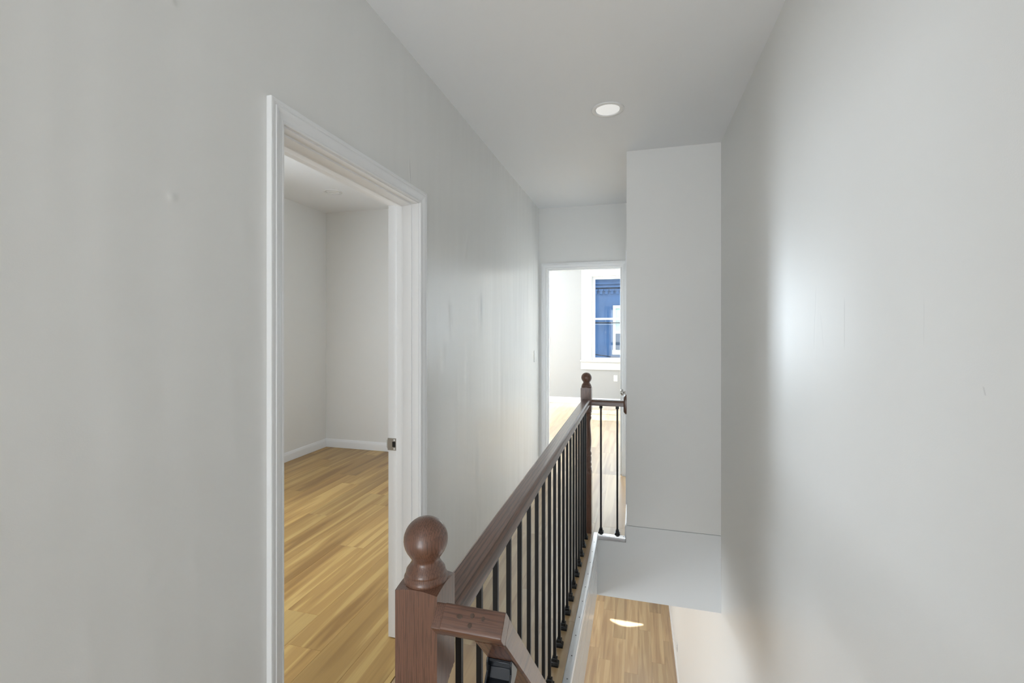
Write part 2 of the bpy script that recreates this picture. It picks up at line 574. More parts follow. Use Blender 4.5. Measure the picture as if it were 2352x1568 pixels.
# structural floors between the storeys (their underside is the downstairs ceiling)
slab('floor_deck', M['ceiling'], (XS, XR), (YB, YF), [(XN, XR, 0.66, YC)], 'z', SOF, -0.040)


# ---------------------------------------------------------------- floors of single planks
def plank_mesh(wd, ln, th=0.012):
    b = 0.0005
    g = 0.00025
    x, y = wd / 2 - g, ln / 2 - g
    m = MB()
    m.loft([[(-x, -y, -th), (x, -y, -th), (x, y, -th), (-x, y, -th)], [(-x, -y, -b), (x, -y, -b), (x, y, -b), (-x, y, -b)],
            [(-x + b, -y + b, 0), (x - b, -y + b, 0), (x - b, y - b, 0), (-x + b, y - b, 0)]])
    return m


def plank_floor(name, rects, z, mat, label, W=0.19, L=1.22, x_off=0.0, seed=1):
    root = struct(slab(name, M['sub'], rects[0][:2], rects[0][2:], [], 'z', z - 0.028, z - 0.0125), label)
    rnd = random.Random(seed)
    cache = {}
    for ri, (x0, x1, y0, y1) in enumerate(rects):
        if ri:
            MB().box(x0, x1, y0, y1, z - 0.028, z - 0.0125).build('underlay', M['sub'], root)
        i = math.floor((x0 - x_off) / W)
        while x_off + i * W < x1 - 1e-6:
            a, b = max(x0, x_off + i * W), min(x1, x_off + (i + 1) * W)
            if b - a > 0.012:
                y = y0 - ((i * 0.443 + 0.13 * ((i * 7) % 3)) % 1.0) * L
                while y < y1 - 1e-6:
                    c, d = max(y0, y), min(y1, y + L)
                    if d - c > 0.01:
                        key = (round(b - a, 3), round(d - c, 3))
                        if key not in cache:
                            o = plank_mesh(b - a, d - c).build('plank', mat, root)
                            cache[key] = o.data
                        else:
                            o = bpy.data.objects.new('plank', cache[key])
                            COL.objects.link(o)
                            o.parent = root
                        o.location = ((a + b) / 2, (c + d) / 2, z + rnd.uniform(-.0002, .0002))
                    y += L
            i += 1
    return root


plank_floor('floor', [(XL, XN - 0.017, 0.3, 4.77), (XN - 0.017, XC, YC + 0.026, 4.77), (XN - 0.017, XR, YB, 0.66), (XL, XN - 0.017, -0.6, 0.3)], 0.0, M['floor'], 'honey wood-look plank floor of the hall', x_off=-1.03, seed=3)
plank_floor('floor_side_room', [(XS, XL - 0.005, 0.2, YS)], -0.0005, M['floor_side'], 'honey wood-look plank floor of the side room', x_off=-1.03, seed=5)
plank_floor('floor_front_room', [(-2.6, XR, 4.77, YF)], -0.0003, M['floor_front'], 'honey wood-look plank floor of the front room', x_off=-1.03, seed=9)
plank_floor('floor_downstairs', [(-1.9, XR, 3.6, YF)], LOW, M['floor'], 'honey wood-look plank floor of the lower storey', x_off=-1.12, seed=14)
for nm, rc in (('floor_side_room_rest', (XS, XL - .005, -0.48, 0.2, -0.0005)), ('floor_back_room', (XS, XN - .017, YB, -0.6, 0)), ('floor_front_room_rest', (XS, -2.6, 4.97, YF, -0.0003)), ('floor_downstairs_rest', (XS, XR, YB, 3.6, LOW)), ('floor_downstairs_side', (XS, -1.9, 3.6, YF, LOW))):
    struct(MB().box(rc[0], rc[1], rc[2], rc[3], rc[4] - 0.028, rc[4]).build(nm, M['floor_side']))

# ---------------------------------------------------------------- stair opening: header, fascia, stairs
L_ = [(XN + .001, SOF - .004), (XR, SOF - .004), (XR, 0.088), (XC - .006, 0.088), (XC - .006, -0.032), (XN + .001, -0.032)]
hd = struct(MB().loft([[(x, YC - 0.004, z) for x, z in L_], [(x, YC + 0.1, z) for x, z in L_]]).build('trim_1', M['header'], bevel=0.0015), 'grey-white header board below the closet wall')
fa = struct(empty('trim_2', (XN, 2.0, 0)), 'white fascia boards under the metal floor edge')
MB().box(0.0, 0.010, -1.34, YC - 2.004, -0.122, -0.004).build('board', M['fascia'], fa, bevel=0.0015)
MB().box(0.0, 0.010, -1.34, YC - 2.004, -0.232, -0.126).build('board', M['fascia'], fa, bevel=0.0012)
MB().box(0.0, 0.010, -1.34, YC - 2.004, SOF - 0.002, -0.236).build('board', M['fascia'], fa, bevel=0.0012)
st = struct(empty('stairs', (0.13, 0.66, 0)), 'steep stair flight going down')
NR = 16
for k in range(1, NR):
    z = LOW * k / NR
    y = 0.2 * (k - 1)
    MB().box(-0.41, 0.417, y - 0.01, y + 0.235, z - 0.03, z, 0.004).build('tread', M['oak_x'], st)
    MB().box(-0.41, 0.417, y + 0.2, y + 0.215, z + LOW / NR, z - 0.0305).build('riser', M['trim'], st)

# ---------------------------------------------------------------- casings
CAS = [(0.0, 0.0), (0.0, 0.008), (0.003, 0.0105), (0.007, 0.0105), (0.009, 0.009), (0.016, 0.0095), (0.026, 0.0125), (0.034, 0.0165), (0.038, 0.017), (0.040, 0.0145), (0.044, 0.0145),
       (0.046, 0.0165), (0.055, 0.0165), (0.057, 0.0155), (0.057, 0.0)]


def casing(parent, MAP, a0, a1, top, prof=CAS, base=0.0, mat=None, legs=(1, 1), wide=1.0):
    mat = mat or M['trim']
    p = [(u * wide, t) for u, t in prof]
    if legs[0]:
        MB().loft([[MAP(a0 - u, base, t) for u, t in p], [MAP(a0 - u, top + u, t) for u, t in p]]).build('casing', mat, parent, smooth=25)
    MB().loft([[MAP(a0 - u, top + u, t) for u, t in p], [MAP(a1 + u, top + u, t) for u, t in p]]).build('casing', mat, parent, smooth=25)
    if legs[1]:
        MB().loft([[MAP(a1 + u, base, t) for u, t in p], [MAP(a1 + u, top + u, t) for u, t in p]]).build('casing', mat, parent, smooth=25)


# doorway to the side room (no door leaf in view)
d1 = struct(empty('door_1', (XL, 1.555, 0)), 'white-cased open doorway to the side room')
oy = 1.555
casing(d1, lambda a, b, t: (t, a - oy, b), D1[0] - .004, D1[1] + .004, D1[2] + .004)
JD = -0.160
MB().box(JD, 0.0, D1[1] - oy, D1[1] - oy + 0.018, 0.004, D1[2] + .018).build('jamb', M['trim'], d1)
MB().box(JD, 0.0, D1[0] - oy - 0.018, D1[0] - oy, 0.004, D1[2] + .018).build('jamb', M['trim'], d1)
MB().box(JD, 0.0, D1[0] - oy, D1[1] - oy, D1[2], D1[2] + .018).build('jamb', M['trim'], d1)
STOP = [(-0.112, 0), (-0.112, 0.011), (-0.108, 0.012), (-0.082, 0.012), (-0.076, 0.009), (-0.070, 0.0085), (-0.052, 0.006), (-0.036, 0.005), (-0.034, 0.0)]
y1, y0 = D1[1] - oy, D1[0] - oy
MB().loft([[(x, y1 - t, 0.004) for x, t in STOP], [(x, y1 - t, D1[2] - t) for x, t in STOP]]).build('door_stop', M['trim'], d1, smooth=20)
MB().loft([[(x, y0 + t, 0.004) for x, t in STOP], [(x, y0 + t, D1[2] - t) for x, t in STOP]]).build('door_stop', M['trim'], d1, smooth=20)
MB().loft([[(x, y0 + t, D1[2] - t) for x, t in STOP], [(x, y1 - t, D1[2] - t) for x, t in STOP]]).build('door_stop', M['trim'], d1, smooth=20)
# strike plate
sz = 0.935
pl = MB()
pl.box(-0.163, -0.116, y1 - 0.0018, y1 + 0.0002, sz + 0.013, sz + 0.029)
pl.box(-0.163, -0.116, y1 - 0.0018, y1 + 0.0002, sz - 0.029, sz - 0.013)
pl.box(-0.163, -0.138, y1 - 0.0018, y1 + 0.0002, sz - 0.013, sz + 0.013)
pl.box(-0.121, -0.116, y1 - 0.0018, y1 + 0.0002, sz - 0.013, sz + 0.013)
pl.loft([[(-0.163, y1 - 0.0018, sz - 0.024), (-0.163, y1 - 0.0018, sz + 0.024), (-0.163, y1, sz + 0.024), (-0.163, y1, sz - 0.024)],
         [(-0.171, y1 + 0.004, sz - 0.016), (-0.171, y1 + 0.004, sz + 0.016), (-0.170, y1 + 0.006, sz + 0.016), (-0.170, y1 + 0.006, sz - 0.016)]])
sp = pl.build('strike_plate', M['nickel'], d1)
sp['label'] = 'satin metal strike plate'
MB().box(-0.138, -0.121, y1 - 0.0006, y1 - 0.0001, sz - 0.013, sz + 0.013).build('latch_hole', M['dark'], sp)
for dz in (-0.021, 0.021):
    MB().lathe([(0.0042, 0), (0.0042, -0.0012), (0.002, -0.0016)], 14, (-0.127, y1 - 0.0018, sz + dz), 'y').build('screw', M['plastic'], sp, smooth=30)

# doorway to the front room
d2 = struct(empty('door_2', (-0.531, YE, 0)), 'white-cased doorway at the hall end to the bright front room')
ox = -0.531
x0, x1 = D2[0] - ox, D2[1] - ox
casing(d2, lambda a, b, t: (a, -t, b), x0 - .004, x1 + .004, D2[2] + .004)
for xa, xb, za, zb in ((x0 - .018, x0, 0.003, D2[2] + .018), (x1, x1 + .018, 0.003, D2[2] + .018), (x0, x1, D2[2], D2[2] + .018)):
    MB().box(xa, xb, 0, 0.125, za, zb).build('jamb', M['trim'], d2)
for sgn, xa in ((1, x0), (-1, x1)):
    MB().box(min(xa, xa + sgn * .012), max(xa, xa + sgn * .012), 0.03, 0.07, 0.003, D2[2]).build('door_stop', M['trim'], d2, bevel=.002)
MB().box(x0 + .012, x1 - .012, 0.03, 0.07, D2[2] - .012, D2[2]).build('door_stop', M['trim'], d2, bevel=.002)
for z in (1.86, 1.09, 0.33):
    h = MB().box(x1 - 0.0022, x1 - 0.0002, 0.085, 0.122, z - 0.045, z + 0.045).lathe([(0.006, z - .045), (0.006, z + .045)], 12, (x1 - 0.006, 0.128, 0)).build('hinge', M['vinyl'], d2, smooth=30)

# closet door in the side of the boxed wall
d3 = struct(empty('door_3', (XC, 4.22, 0)), 'closed white closet door beside the hall end')
casing(d3, lambda a, b, t: (-t, a - 4.22, b), 3.878, 4.562, 2.064)
MB().box(0.012, 0.047, -0.338, 0.338, 0.008, 2.058).build('door_leaf', M['trim'], d3, bevel=.002)
for za, zb in ((0.16, 0.86), (1.02, 1.92)):
    MB().box(0.006, 0.012, -0.23, 0.23, za, zb, 0.003).build('panel', M['trim'], d3)
MB().box(0.0, 0.1, -0.356, -0.3385, 0.003, 2.076).build('jamb', M['trim'], d3)
MB().box(0.0, 0.1, 0.3385, 0.356, 0.003, 2.076).build('jamb', M['trim'], d3)
MB().box(0.0, 0.1, -0.338, 0.338, 2.0585, 2.076).build('jamb', M['trim'], d3)
kn = MB().lathe([(0.003, -0.062), (0.020, -0.061), (0.0255, -0.056), (0.0265, -0.046), (0.0245, -0.038), (0.013, -0.030), (0.011, -0.012), (0.012, 0.002), (0.031, 0.004), (0.032, 0.010), (0.032, 0.012)], 24, (0, -0.275, 0.955), 'x').build('door_knob', M['nickel'], d3, smooth=35)
kn['label'] = 'satin metal door knob'

# ---------------------------------------------------------------- baseboards
BP = [(0, 0), (0.013, 0), (0.013, 0.062), (0.0115, 0.070), (0.008, 0.078), (0.006, 0.088), (0.003, 0.092), (0, 0.092)]


def baseboard(name, MAP, s0, s1, k=1.0):
    return struct(MB().loft([[MAP(s0, t, z * k) for t, z in BP], [MAP(s1, t, z * k) for t, z in BP]]).build(name, M['trim'], smooth=25))


baseboard('baseboard_side_room_back', lambda s, t, z: (s, YS - t, z + .001), XS + .0001, XL - .146, 1.12)
baseboard('baseboard_side_room_left', lambda s, t, z: (XS + t, s, z + .001), -0.47, YS - .0001, 1.12)
baseboard('baseboard_left', lambda s, t, z: (XL + t, s, z + .001), D1[1] + .062, YE, 1.0)
baseboard('baseboard_left_near', lambda s, t, z: (XL + t, s, z + .001), -0.6, D1[0] - .062, 1.0)
baseboard('baseboard_front_room', lambda s, t, z: (s, YF - t, z + .001), XS, XR, 1.22)
baseboard('baseboard_downstairs', lambda s, t, z: (XR - t, s, LOW + z + .001), 3.4, YF, 1.1)
baseboard('baseboard_closet', lambda s, t, z: (XC - t, s, z + .001), YC + .03, 3.82, 1.0)

# ---------------------------------------------------------------- windows
def make_window(name, label, xc, wd, z0, z1, y, depth, sgn, zm=None, stool=True, TM=None):
    """double-hung window. y: inner wall face, sgn +1 when outdoors lies at larger y."""
    w_ = struct(empty(name, (xc, y, z0)), label)
    TM = TM or M['trim']
    h = z1 - z0
    hw = wd / 2
    zm = (h * 0.49) if zm is None else zm - z0
    Y = lambda a, b: (min(sgn * a, sgn * b), max(sgn * a, sgn * b))
    fy = Y(depth - 0.07, depth)
    fr = MB()
    fr.box(-hw, -hw + .022, *fy, 0, h).box(hw - .022, hw, *fy, 0, h).box(-hw + .022, hw - .022, *fy, h - .022, h).box(-hw + .022, hw - .022, *fy, 0, .022)
    fr.build('window_frame', M['vinyl'], w_, bevel=.002)
    fi = hw - .022
    for nm, za, zb, ya, yb in (('upper_sash', zm - .012, h - .022, depth - .03, depth - .008), ('lower_sash', .022, zm + .024, depth - .058, depth - .032)):
        yy = Y(ya, yb)
        s_ = MB()
        s_.box(-fi, -fi + .042, *yy, za, zb).box(fi - .042, fi, *yy, za, zb).box(-fi + .042, fi - .042, *yy, zb - .036, zb).box(-fi + .042, fi - .042, *yy, za, za + (.036 if nm[0] == 'u' else .034))
        so_ = s_.build(nm, M['vinyl'], w_, bevel=.003)
        ym = sgn * (ya + yb) / 2
        MB().box(-fi + .04, fi - .04, ym - .002, ym + .002, za + .032, zb - .034).build('pane', M['glass'], so_)
    # reveal lining and casing inside the room
    ry = Y(0.0, depth - .07)
    MB().box(-hw - .001, -hw + .012, *ry, 0, h).build('reveal', TM, w_)
    MB().box(hw - .012, hw + .001, *ry, 0, h).build('reveal', TM, w_)
    MB().box(-hw + .012, hw - .012, *ry, h - .012, h + .001).build('reveal', TM, w_)
    casing(w_, lambda a, b, t: (a, -sgn * t * 1.3, b), -hw, hw, h, base=0.012, wide=3.4, mat=TM)
    yy = Y(-0.055, depth - .07)
    MB().box(-hw - .215, hw + .215, *Y(-0.055, -0.0005), -.022, .012, .004).build('window_sill', TM, w_)
    MB().box(-hw + .0125, hw - .0125, *Y(0.0, depth - .071), -.0, .011).build('sill_board', TM, w_)
    yy = Y(-0.018, -0.0005)
    MB().box(-hw - .205, hw + .205, *yy, -.175, -.0225, .003).build('apron', TM, w_)
    return w_


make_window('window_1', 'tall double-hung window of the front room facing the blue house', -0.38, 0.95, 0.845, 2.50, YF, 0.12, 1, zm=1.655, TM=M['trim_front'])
make_window('window_2', 'second window of the front room', -3.1, 1.10, 0.845, 2.50, YF, 0.12, 1)
make_window('window_3', 'added unseen window of the back room', -0.6, 1.5, 0.75, 2.4, YB, 0.12, -1)  # put in behind the camera to go with the fill light
w4 = make_window('window_4', 'window of the side room', 1.90, 1.2, 0.75, 2.4, 0, 0.12, 1)
w4.location = (XS, 1.90, 0.75)
w4.rotation_euler = (0, 0, R(90))

# ---------------------------------------------------------------- railing along the stair opening
NX = -0.3575
HW = 0.0385
NY0, NY1 = 0.739, 3.4085
RT = 0.974


def newel_block(mb, ztop, zbot, hw=HW, drop=0.30, r_in=0.034, seg=64):
    """square block whose top is turned to a shallow cone, so that the faces end in arcs"""
    ring_in, ring_out, ring_bot = [], [], []
    for j in range(seg):
        a = 2 * math.pi * (j + 0.0) / seg
        c, s = math.cos(a), math.sin(a)
        rr = hw / max(abs(c), abs(s))
        ring_in.append((r_in * c, r_in * s, ztop))
        ring_out.append((rr * c, rr * s, ztop - drop * (rr - r_in)))
        ring_bot.append((rr * c, rr * s, zbot))
    mb.loft([ring_bot, ring_out, ring_in])


def lamb(mb, z_sq, z_rd, r, hw=HW, seg=64, steps=5):
    """transition from the square section at z_sq to a round one of radius r at z_rd"""
    rings = []
    for i in range(steps + 1):
        f = i / steps
        z = z_sq + (z_rd - z_sq) * f
        ring = []
        for j in range(seg):
            a = 2 * math.pi * j / seg
            c, s = math.cos(a), math.sin(a)
            q = hw / max(abs(c), abs(s))
            cap = hw * 1.42 + (r - hw * 1.42) * math.sin(f * math.pi / 2)
            rr = min(q, cap)
            ring.append((rr * c, rr * s, z))
        rings.append(ring)
    mb.loft(rings)


rail = empty('stair_railing', (NX, 2.07, 0))
thing(rail, 'dark oak and black iron railing with two ball-topped newel posts beside the stair opening', 'railing')
TURN = [(0.0380, 0.8765), (0.0375, 0.874), (0.033, 0.871), (0.0365, 0.866), (0.0370, 0.860), (0.033, 0.853), (0.0335, 0.846), (0.0365, 0.838),
        (0.0350, 0.828), (0.0300, 0.815), (0.0285, 0.800), (0.0290, 0.775), (0.0315, 0.740), (0.0345, 0.700), (0.0358, 0.665), (0.0350, 0.635), (0.0320, 0.605), (0.0300, 0.592), (0.0330, 0.585),
        (0.0365, 0.577), (0.0365, 0.566), (0.0330, 0.559), (0.0330, 0.554), (0.0355, 0.548), (0.0362, 0.535), (0.0355, 0.520), (0.0330, 0.512), (0.0335, 0.506), (0.0368, 0.498), (0.0368, 0.486),
        (0.0335, 0.480), (0.0340, 0.474), (0.0370, 0.465), (0.0370, 0.455)]
BALL = [(0.0345, 1.055), (0.0368, 1.0575), (0.0378, 1.062), (0.0372, 1.067), (0.0350, 1.0695), (0.0338, 1.0715), (0.0345, 1.0735), (0.0335, 1.078), (0.0290, 1.084), (0.0255, 1.089), (0.0242, 1.093), (0.0248, 1.097)]
for i in range(1, 16):
    a = R(-48 + i * (138 / 15))
    BALL.append((max(0.0383 * math.cos(a), 0.0005), 1.1285 + 0.0383 * math.sin(a)))


def newel(y):
    m = MB()
    newel_block(m, 1.060, 0.893)
    lamb(m, 0.8929, 0.876, 0.0385)
    m.lathe(TURN, 40)
    lamb(m, 0.4300, 0.4550, 0.0370)
    m.square([(HW, 0.0), (HW, 0.4299)])
    o = m.build('newel_post', M['oak_z'], rail, (0, y - 2.07, 0), smooth=35)
    MB().lathe(BALL, 48).build('ball_finial', M['oak_z'], o, smooth=50)
    return o


n1 = newel(NY0)
n2 = newel(NY1)
# handrails: rounded profile (x, z below top)
HP = [(-0.0315, -0.040), (-0.0315, -0.012), (-0.0295, -0.008), (-0.0270, -0.004), (-0.0215, -0.0008), (0.0, 0.0), (0.0215, -0.0008), (0.0270, -0.004), (0.0295, -0.008), (0.0315, -0.012), (0.0315, -0.040)]
ya, yb = NY0 + HW - 2.07, NY1 - HW - 2.07
MB().loft([[(x, ya, RT + z) for x, z in HP], [(x, yb, RT + z) for x, z in HP]]).build('handrail', M['oak_y'], rail, smooth=28)
xa, xb = HW, XC - 0.0205 - NX
MB().loft([[(xa, NY1 - 2.07 + x, RT - 0.004 + z) for x, z in HP], [(xb, NY1 - 2.07 + x, RT - 0.004 + z) for x, z in HP]]).build('handrail', M['oak_x'], rail, smooth=28)
ro = MB()
pts = []
for j in range(40):
    a = 2 * math.pi * j / 40
    c, s = math.cos(a), math.sin(a)
    pts.append((math.copysign(abs(c) ** 0.75, c) * 0.046, math.copysign(abs(s) ** 0.75, s) * 0.070))
xw = XC - NX
ro.loft([[(xw - t, NY1 - 2.07 + p * k, RT - 0.030 + q * k) for p, q in pts] for t, k in ((0.0, 1.0), (0.012, 1.0), (0.0135, 0.97), (0.0135, 0.90), (0.0185, 0.86), (0.0205, 0.82))])
ro.build('rosette', M['oak_z'], rail, smooth=30)

SHOE = [(0.0180, 0.0), (0.0180, 0.009), (0.0172, 0.0105), (0.0135, 0.014), (0.0116, 0.019), (0.0112, 0.031), (0.0100, 0.0335), (0.0066, 0.034)]
BW = 0.0064


def baluster(x, y, ztop, proto=[None]):
    if proto[0] is None:
        b = MB().square([(BW, 0.002), (BW, ztop)]).build('baluster', M['iron'], rail, bevel=0.0008)
        s_ = MB().square(SHOE)
        s_.lathe([(0.0028, 0.0), (0.0028, -0.0018), (0.001, -0.0022)], 10, (0, -0.0112, 0.0245), 'y')
        s_.build('shoe', M['iron'], b)
        t_ = MB().square([(0.0066, ztop - 0.026), (0.0100, ztop - 0.0255), (0.0112, ztop - 0.023), (0.0112, ztop - 0.005), (0.0125, ztop - 0.003), (0.0125, ztop)])
        t_.lathe([(0.0022, 0.0), (0.0022, -0.0014), (0.001, -0.0018)], 10, (0, -0.0112, ztop - 0.014), 'y')
        t_.build('collar', M['iron'], b)
        proto[0] = b
    else:
        b = proto[0].copy()
        COL.objects.link(b)
        for ch in proto[0].children:
            c = ch.copy()
            COL.objects.link(c)
            c.parent = b
    b.location = (x - NX, y - 2.07, 0)
    return b


for k in range(20):
    y = 0.884 + 0.1264 * k
    if y < NY1 - 0.06:
        baluster(NX + 0.005, y, RT - 0.0405)
for x in (-0.253, -0.136):
    b = baluster(x, NY1 + 0.002, RT - 0.0405)

# ---------------------------------------------------------------- sloped stair handrail with its return block
SL = R(47)
ud = Vector((0, math.cos(SL), -math.sin(SL)))      # down the slope
un = Vector((0, math.sin(SL), math.cos(SL)))       # out of the top of the rail
P0 = Vector((0, 0.672, 1.021))                     # lower edge of the cut end
TH = 0.040
WX0, WX1 = -0.253, -0.2005
hr = thing(empty('stair_handrail', (WX1, P0.y, P0.z)), 'dark oak handrail going steeply down from the near newel post, end plugged', 'handrail')


def slope_box(mb, xa, xb, s0, s1, n0=0.0, n1=TH, r=0.005):
    """box along the slope: s along ud, n along un, rounded along its x edges"""
    prof = []
    for (cx, cn, a0) in ((s1 - r, n1 - r, 0), (s0 + r, n1 - r, 90), (s0 + r, n0 + r, 180), (s1 - r, n0 + r, 270)):
        for i in range(4):
            a = R(a0 + i * 30)
            prof.append((cx + r * math.cos(a), cn + r * math.sin(a)))
    ring = lambda x: [Vector((x, 0, 0)) + ud * s + un * n for s, n in prof]
    mb.loft([ring(xa), ring(xb)])
    return mb


b_ = slope_box(MB(), -0.303 - WX1, 0.0, 0.0, 0.034).build('return_block', M['oak_x'], hr, smooth=30, bevel=0.001)
slope_box(MB(), -0.3185 - WX1, -0.3032 - WX1, 0.004, 0.040, 0.001, TH - 0.001, 0.002).build('mounting_strip', M['oak_z'], hr, smooth=30)
pr = [(WX0 - WX1, 0.003), (WX0 - WX1, TH - 0.005), (WX0 - WX1 + 0.005, TH), (-0.003, TH), (-0.0008, TH - 0.0008), (0.0, TH - 0.003), (0.0, 0.003), (-0.003, 0.0), (WX0 - WX1 + 0.003, 0.0)]
pt = lambda x, n, s: Vector((x, 0, 0)) + un * n + ud * s
ME = MB().loft([[pt(x, n, 0.0345) for x, n in pr], [pt(x, n, 3.4) for x, n in pr]])
rl = ME.build('rail', M['oak_y'], hr, smooth=30)
for (px, nn, rx, rn) in ((-0.0735, 0.0225, 0.0052, 0.0035), (-0.053, 0.0265, 0.0037, 0.0037), (-0.0345, 0.0245, 0.0030, 0.0036), (-0.0535, 0.0125, 0.0035, 0.0040)):
    pm = MB()
    ring = lambda k, s: [Vector((px + rx * k * math.cos(R(a)), 0, 0)) + un * (nn + rn * k * math.sin(R(a))) + ud * s for a in range(0, 360, 24)]
    pm.loft([ring(1, 0.002), ring(1, -0.0004), ring(.8, -0.0006)])
    pm.build('plug', M['plug'], hr)
# black bracket under the rail, bolted to the post side
br = MB()
DS = 0.075
bx0, bx1 = WX0 - WX1 + 0.006, -0.008
outer = [(0.052, -0.0005), (0.100, -0.0005), (0.100, -0.004)] + [(0.098 - 0.002 * i, -0.006 - 0.006 * i) for i in range(1, 6)] + [(0.080, -0.046), (0.060, -0.060), (0.055, -0.058), (0.070, -0.042), (0.076, -0.024), (0.072, -0.008), (0.052, -0.005)]
br.loft([[pt(bx0, n, s + DS) for s, n in outer], [pt(bx1, n, s + DS) for s, n in outer]])
for xx in (bx0 - 0.0035, bx1):
    side = [(0.048, -0.0005), (0.100, -0.0005), (0.100, -0.010), (0.086, -0.036), (0.082, -0.048), (0.060, -0.064), (0.050, -0.058), (0.064, -0.038), (0.062, -0.018), (0.050, -0.008)]
    br.loft([[pt(xx, n, s + DS) for s, n in side], [pt(xx + 0.0035, n, s + DS) for s, n in side]])
bk = br.build('bracket', M['bracket'], hr, smooth=30, bevel=0.0008)
bk['label'] = 'black metal rail bracket'

# ---------------------------------------------------------------- metal edge strips of the stair opening
NP = [(-0.017, 0.0003), (-0.017, 0.0018), (-0.015, 0.0032), (0.0125, 0.0036), (0.0165, 0.0020), (0.0180, -0.0020), (0.0180, -0.028), (0.0160, -0.029), (0.0160, -0.0030), (0.012, 0.0003)]
e1 = thing(empty('metal_edge_strip', (XN, 2.0, 0)), 'long brushed aluminium floor edge strip beside the iron balusters', 'edge strip', 'metal strips around the stair opening')
MB().loft([[(x, 0.675 - 2, z) for x, z in NP], [(x, YC + 0.0255 - 2 if x < 0.014 else YC - 0.0005 - 2, z) for x, z in NP]]).build('strip', M['alu_y'], e1, smooth=30)
for k in range(18):
    y = 0.80 + 0.1435 * k
    if y < YC - 0.03:
        MB().lathe([(0.0030, 0.003), (0.0030, 0.0041), (0.0015, 0.0043)], 12, (0.001, y - 2, 0)).build('screw', M['screw'], e1)
e2 = thing(empty('metal_edge_strip', (-0.18, YC, 0)), 'short aluminium floor edge strip below the two end balusters', 'edge strip', 'metal strips around the stair opening')
MB().loft([[(XN + 0.018 + 0.18 - 0.0, -x + .008, z) for x, z in NP], [(XC - 0.008 + 0.18, -x + .008, z) for x, z in NP]]).build('strip', M['alu_x'], e2, smooth=30)
for x in (-0.262, -0.092):
    MB().lathe([(0.0030, 0.003), (0.0030, 0.0041), (0.0015, 0.0043)], 12, (x + .18, 0.006, 0)).build('screw', M['screw'], e2)


# ---------------------------------------------------------------- recessed lights
def downlight(x, y, z, label, lens):
    o = thing(empty('recessed_light', (x, y, z)), label, 'ceiling light', 'recessed ceiling lights')
    r = 0.0925
    MB().lathe([(r, -0.0002), (r, -0.004), (r - 0.002, -0.0055), (r - 0.006, -0.0065), (r - 0.018, -0.0065), (r - 0.0215, -0.005), (r - 0.0225, -0.0015), (r - 0.0225, -0.0002)], 64).build('trim_ring', M['plastic'], o, smooth=35)
    MB().lathe([(0.0002, -0.0036), (r - 0.04, -0.0034), (r - 0.0245, -0.0022), (r - 0.0245, -0.0004)], 64).build('lens', lens, o, smooth=35)
    return o


downlight(-0.161, 2.69, CEIL, 'round white recessed light in the hall ceiling above the stair opening', M['lens_glow'])
downlight(-3.10, 4.19, CEIL2, 'round white recessed light in the side room ceiling seen through the doorway', M['lens'])


# ---------------------------------------------------------------- switch and outlets
def plate(name, loc, rz, label, cat, kind):
    """wall plate in local x (width) / z (height), facing local -y"""
    o = thing(empty(name, loc), label, cat)
    o.rotation_euler = (0, 0, rz)
    MB().box(-0.035, 0.035, -0.006, -0.0003, -0.0575, 0.0575, 0.0025).build('cover_plate', M['plastic'], o, smooth=40)
    if kind == 'switch':
        MB().box(-0.0165, 0.0165, -0.0085, -0.006, -0.033, 0.033, 0.0012).build('rocker', M['plastic'], o)
    else:
        for dz in (-0.0195, 0.0195):
            rc = MB().box(-0.0165, 0.0165, -0.0075, -0.006, dz - 0.0135, dz + 0.0135, 0.0006).build('receptacle', M['plastic'], o)
            MB().box(-0.0075, -0.0055, -0.0079, -0.0074, dz - 0.002, dz + 0.007).box(0.0055, 0.0075, -0.0079, -0.0074, dz - 0.001, dz + 0.006).build('slot', M['dark'], rc)
    MB().lathe([(0.003, -0.0055), (0.003, -0.0068), (0.001, -0.0072)], 12, (0, 0, 0.0465 if kind == 'switch' else 0), 'y').build('screw', M['plastic'], o)
    return o


plate('light_switch', (XL, 4.56, 1.205), R(90), 'white rocker switch plate on the hall wall beside the far doorway', 'light switch', 'switch')
plate('wall_outlet', (-0.395, YF, 0.512), 0, 'white double outlet below the front room window', 'outlet', 'outlet')
plate('wall_outlet', (XR, 6.84, LOW + 0.38), R(-90), 'white outlet low on the downstairs wall beside the plank floor', 'outlet', 'outlet')

# ---------------------------------------------------------------- outside: street and the blue house
struct(MB().box(-40, 40, YF + .4, 60, -4.2, -3.9).build('ground', M['asphalt']))
YH = 17.0
bh = thing(empty('blue_house', (-1.5, YH, -3.9)), 'blue painted house with dentil cornice and cream window across the street', 'building')
X0, X1 = -7.0, 6.5
zt = 2.90 + 3.9
MB().box(X0, X1, 0, 6.0, 0, zt).build('wall', M['blue'], bh)
for za, zb, pr_ in ((2.93, 3.00, 0.10), (3.00, 3.05, 0.05), (3.05, 3.11, 0.14), (3.11, 3.22, 0.08)):
    MB().box(X0, X1, -pr_, 0.3, za + 3.9, zb + 3.9 - .001).build('cornice', M['blue'], bh)
MB().box(X0, X1, -0.22, 0.1, 3.22 + 3.9, 3.27 + 3.9).build('gutter', M['gutter'], bh)
MB().box(X0, X1, -0.1, 6.0, 3.27 + 3.9, 3.75 + 3.9).build('roof', M['roofing'], bh)
dm = None
k = 0
x = -2.62
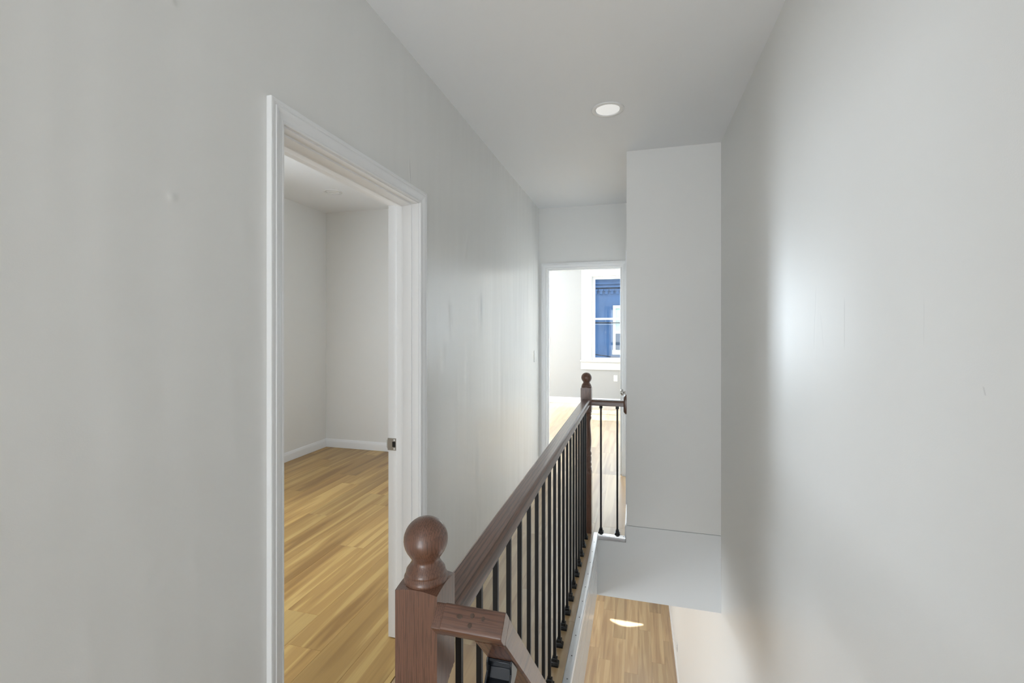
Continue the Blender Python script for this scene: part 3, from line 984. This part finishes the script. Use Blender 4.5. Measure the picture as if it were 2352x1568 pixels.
while x < 1.6:
    if dm is None:
        dmo = MB().box(-0.05, 0.05, -0.06, 0.0, -0.085, 0.085).box(-0.085, 0.085, -0.09, 0.0, 0.03, 0.085).build('dentil', M['blue'], bh)
        dm = dmo.data
    else:
        dmo = bpy.data.objects.new('dentil', dm)
        COL.objects.link(dmo)
        dmo.parent = bh
    dmo.location = (x + 1.5, 0, 2.78 + 3.9)
    x += 0.195
wx, wz0, wz1 = -0.83, 0.565, 2.28
ww = 1.05
wn = MB()
Z = 3.9
wn.box(wx + 1.5, wx + 1.5 + .09, -0.05, 0.0, wz0 + Z, wz1 + Z).box(wx + 1.5 + ww - .09, wx + 1.5 + ww, -0.05, 0.0, wz0 + Z, wz1 + Z)
wn.box(wx + 1.5 + .09, wx + 1.5 + ww - .09, -0.05, 0.0, wz1 + Z - .10, wz1 + Z).box(wx + 1.5 - .02, wx + 1.5 + ww + .02, -0.10, 0.0, wz0 + Z - .05, wz0 + Z + .11)
wn.box(wx + 1.5 + .09, wx + 1.5 + ww - .09, -0.04, 0.0, 1.27 + Z, 1.36 + Z)
fw = wn.build('window', M['cream'], bh)
MB().box(wx + 1.59, wx + 1.41 + ww, -0.014, -0.001, 1.36 + Z, wz1 - .10 + Z).build('pane', M['shade'], fw)
MB().box(wx + 1.59, wx + 1.41 + ww, -0.006, -0.001, wz0 + .11 + Z, 1.27 + Z).build('pane', M['louvre'], fw)
sl = MB()
for i in range(13):
    z = wz0 + .14 + i * 0.0455 + Z
    sl.box(wx + 1.60, wx + 1.40 + ww, -0.030, -0.0065, z, z + 0.026)
sl = sl.build('slats', M['cream' if False else 'louvre'], fw)
sl['kind'] = 'stuff'


def cable(name, xa, xb, za, zb, y, r, sag, mat, label):
    """cable strung along the house front, its ends turned in and fixed to the wall"""
    mb = MB()
    P = [Vector((xa, YH + .002, za)), Vector((xa + .03, YH - .06, za))]
    for i in range(25):
        f = i / 24
        P.append(Vector((xa + .1 + (xb - xa - .2) * f, y, za + (zb - za) * f - sag * 4 * f * (1 - f))))
    P += [Vector((xb - .03, YH - .06, zb)), Vector((xb, YH + .002, zb))]
    rings = []
    for i, p in enumerate(P):
        t = (P[min(i + 1, len(P) - 1)] - P[max(i - 1, 0)]).normalized()
        u = Vector((0, 0, 1)).cross(t).normalized()
        v = t.cross(u)
        rings.append([p + u * r * math.cos(R(q)) + v * r * math.sin(R(q)) for q in range(0, 360, 60)])
    mb.loft(rings)
    o = mb.build(name, mat, bh)
    o.matrix_parent_inverse = bh.matrix_world.inverted() if False else __import__('mathutils').Matrix.Translation((1.5, -YH, 3.9))
    o['label'] = label
    return o


cable('cable', -6.0, 5.0, 1.78, 1.78, 16.80, 0.026, 0.125, M['cable'], 'black cable crossing the blue house front just below the sash rail')
cable('cable', -6.0, 5.0, 1.72, 1.72, 16.84, 0.014, 0.12, M['greycable'], 'thin pale cable just under the upper black cable')
cable('cable', -6.0, 5.0, 1.15, -0.25, 16.78, 0.018, 0.06, M['cable'], 'black cable sloping low across the foot of the blue house window')
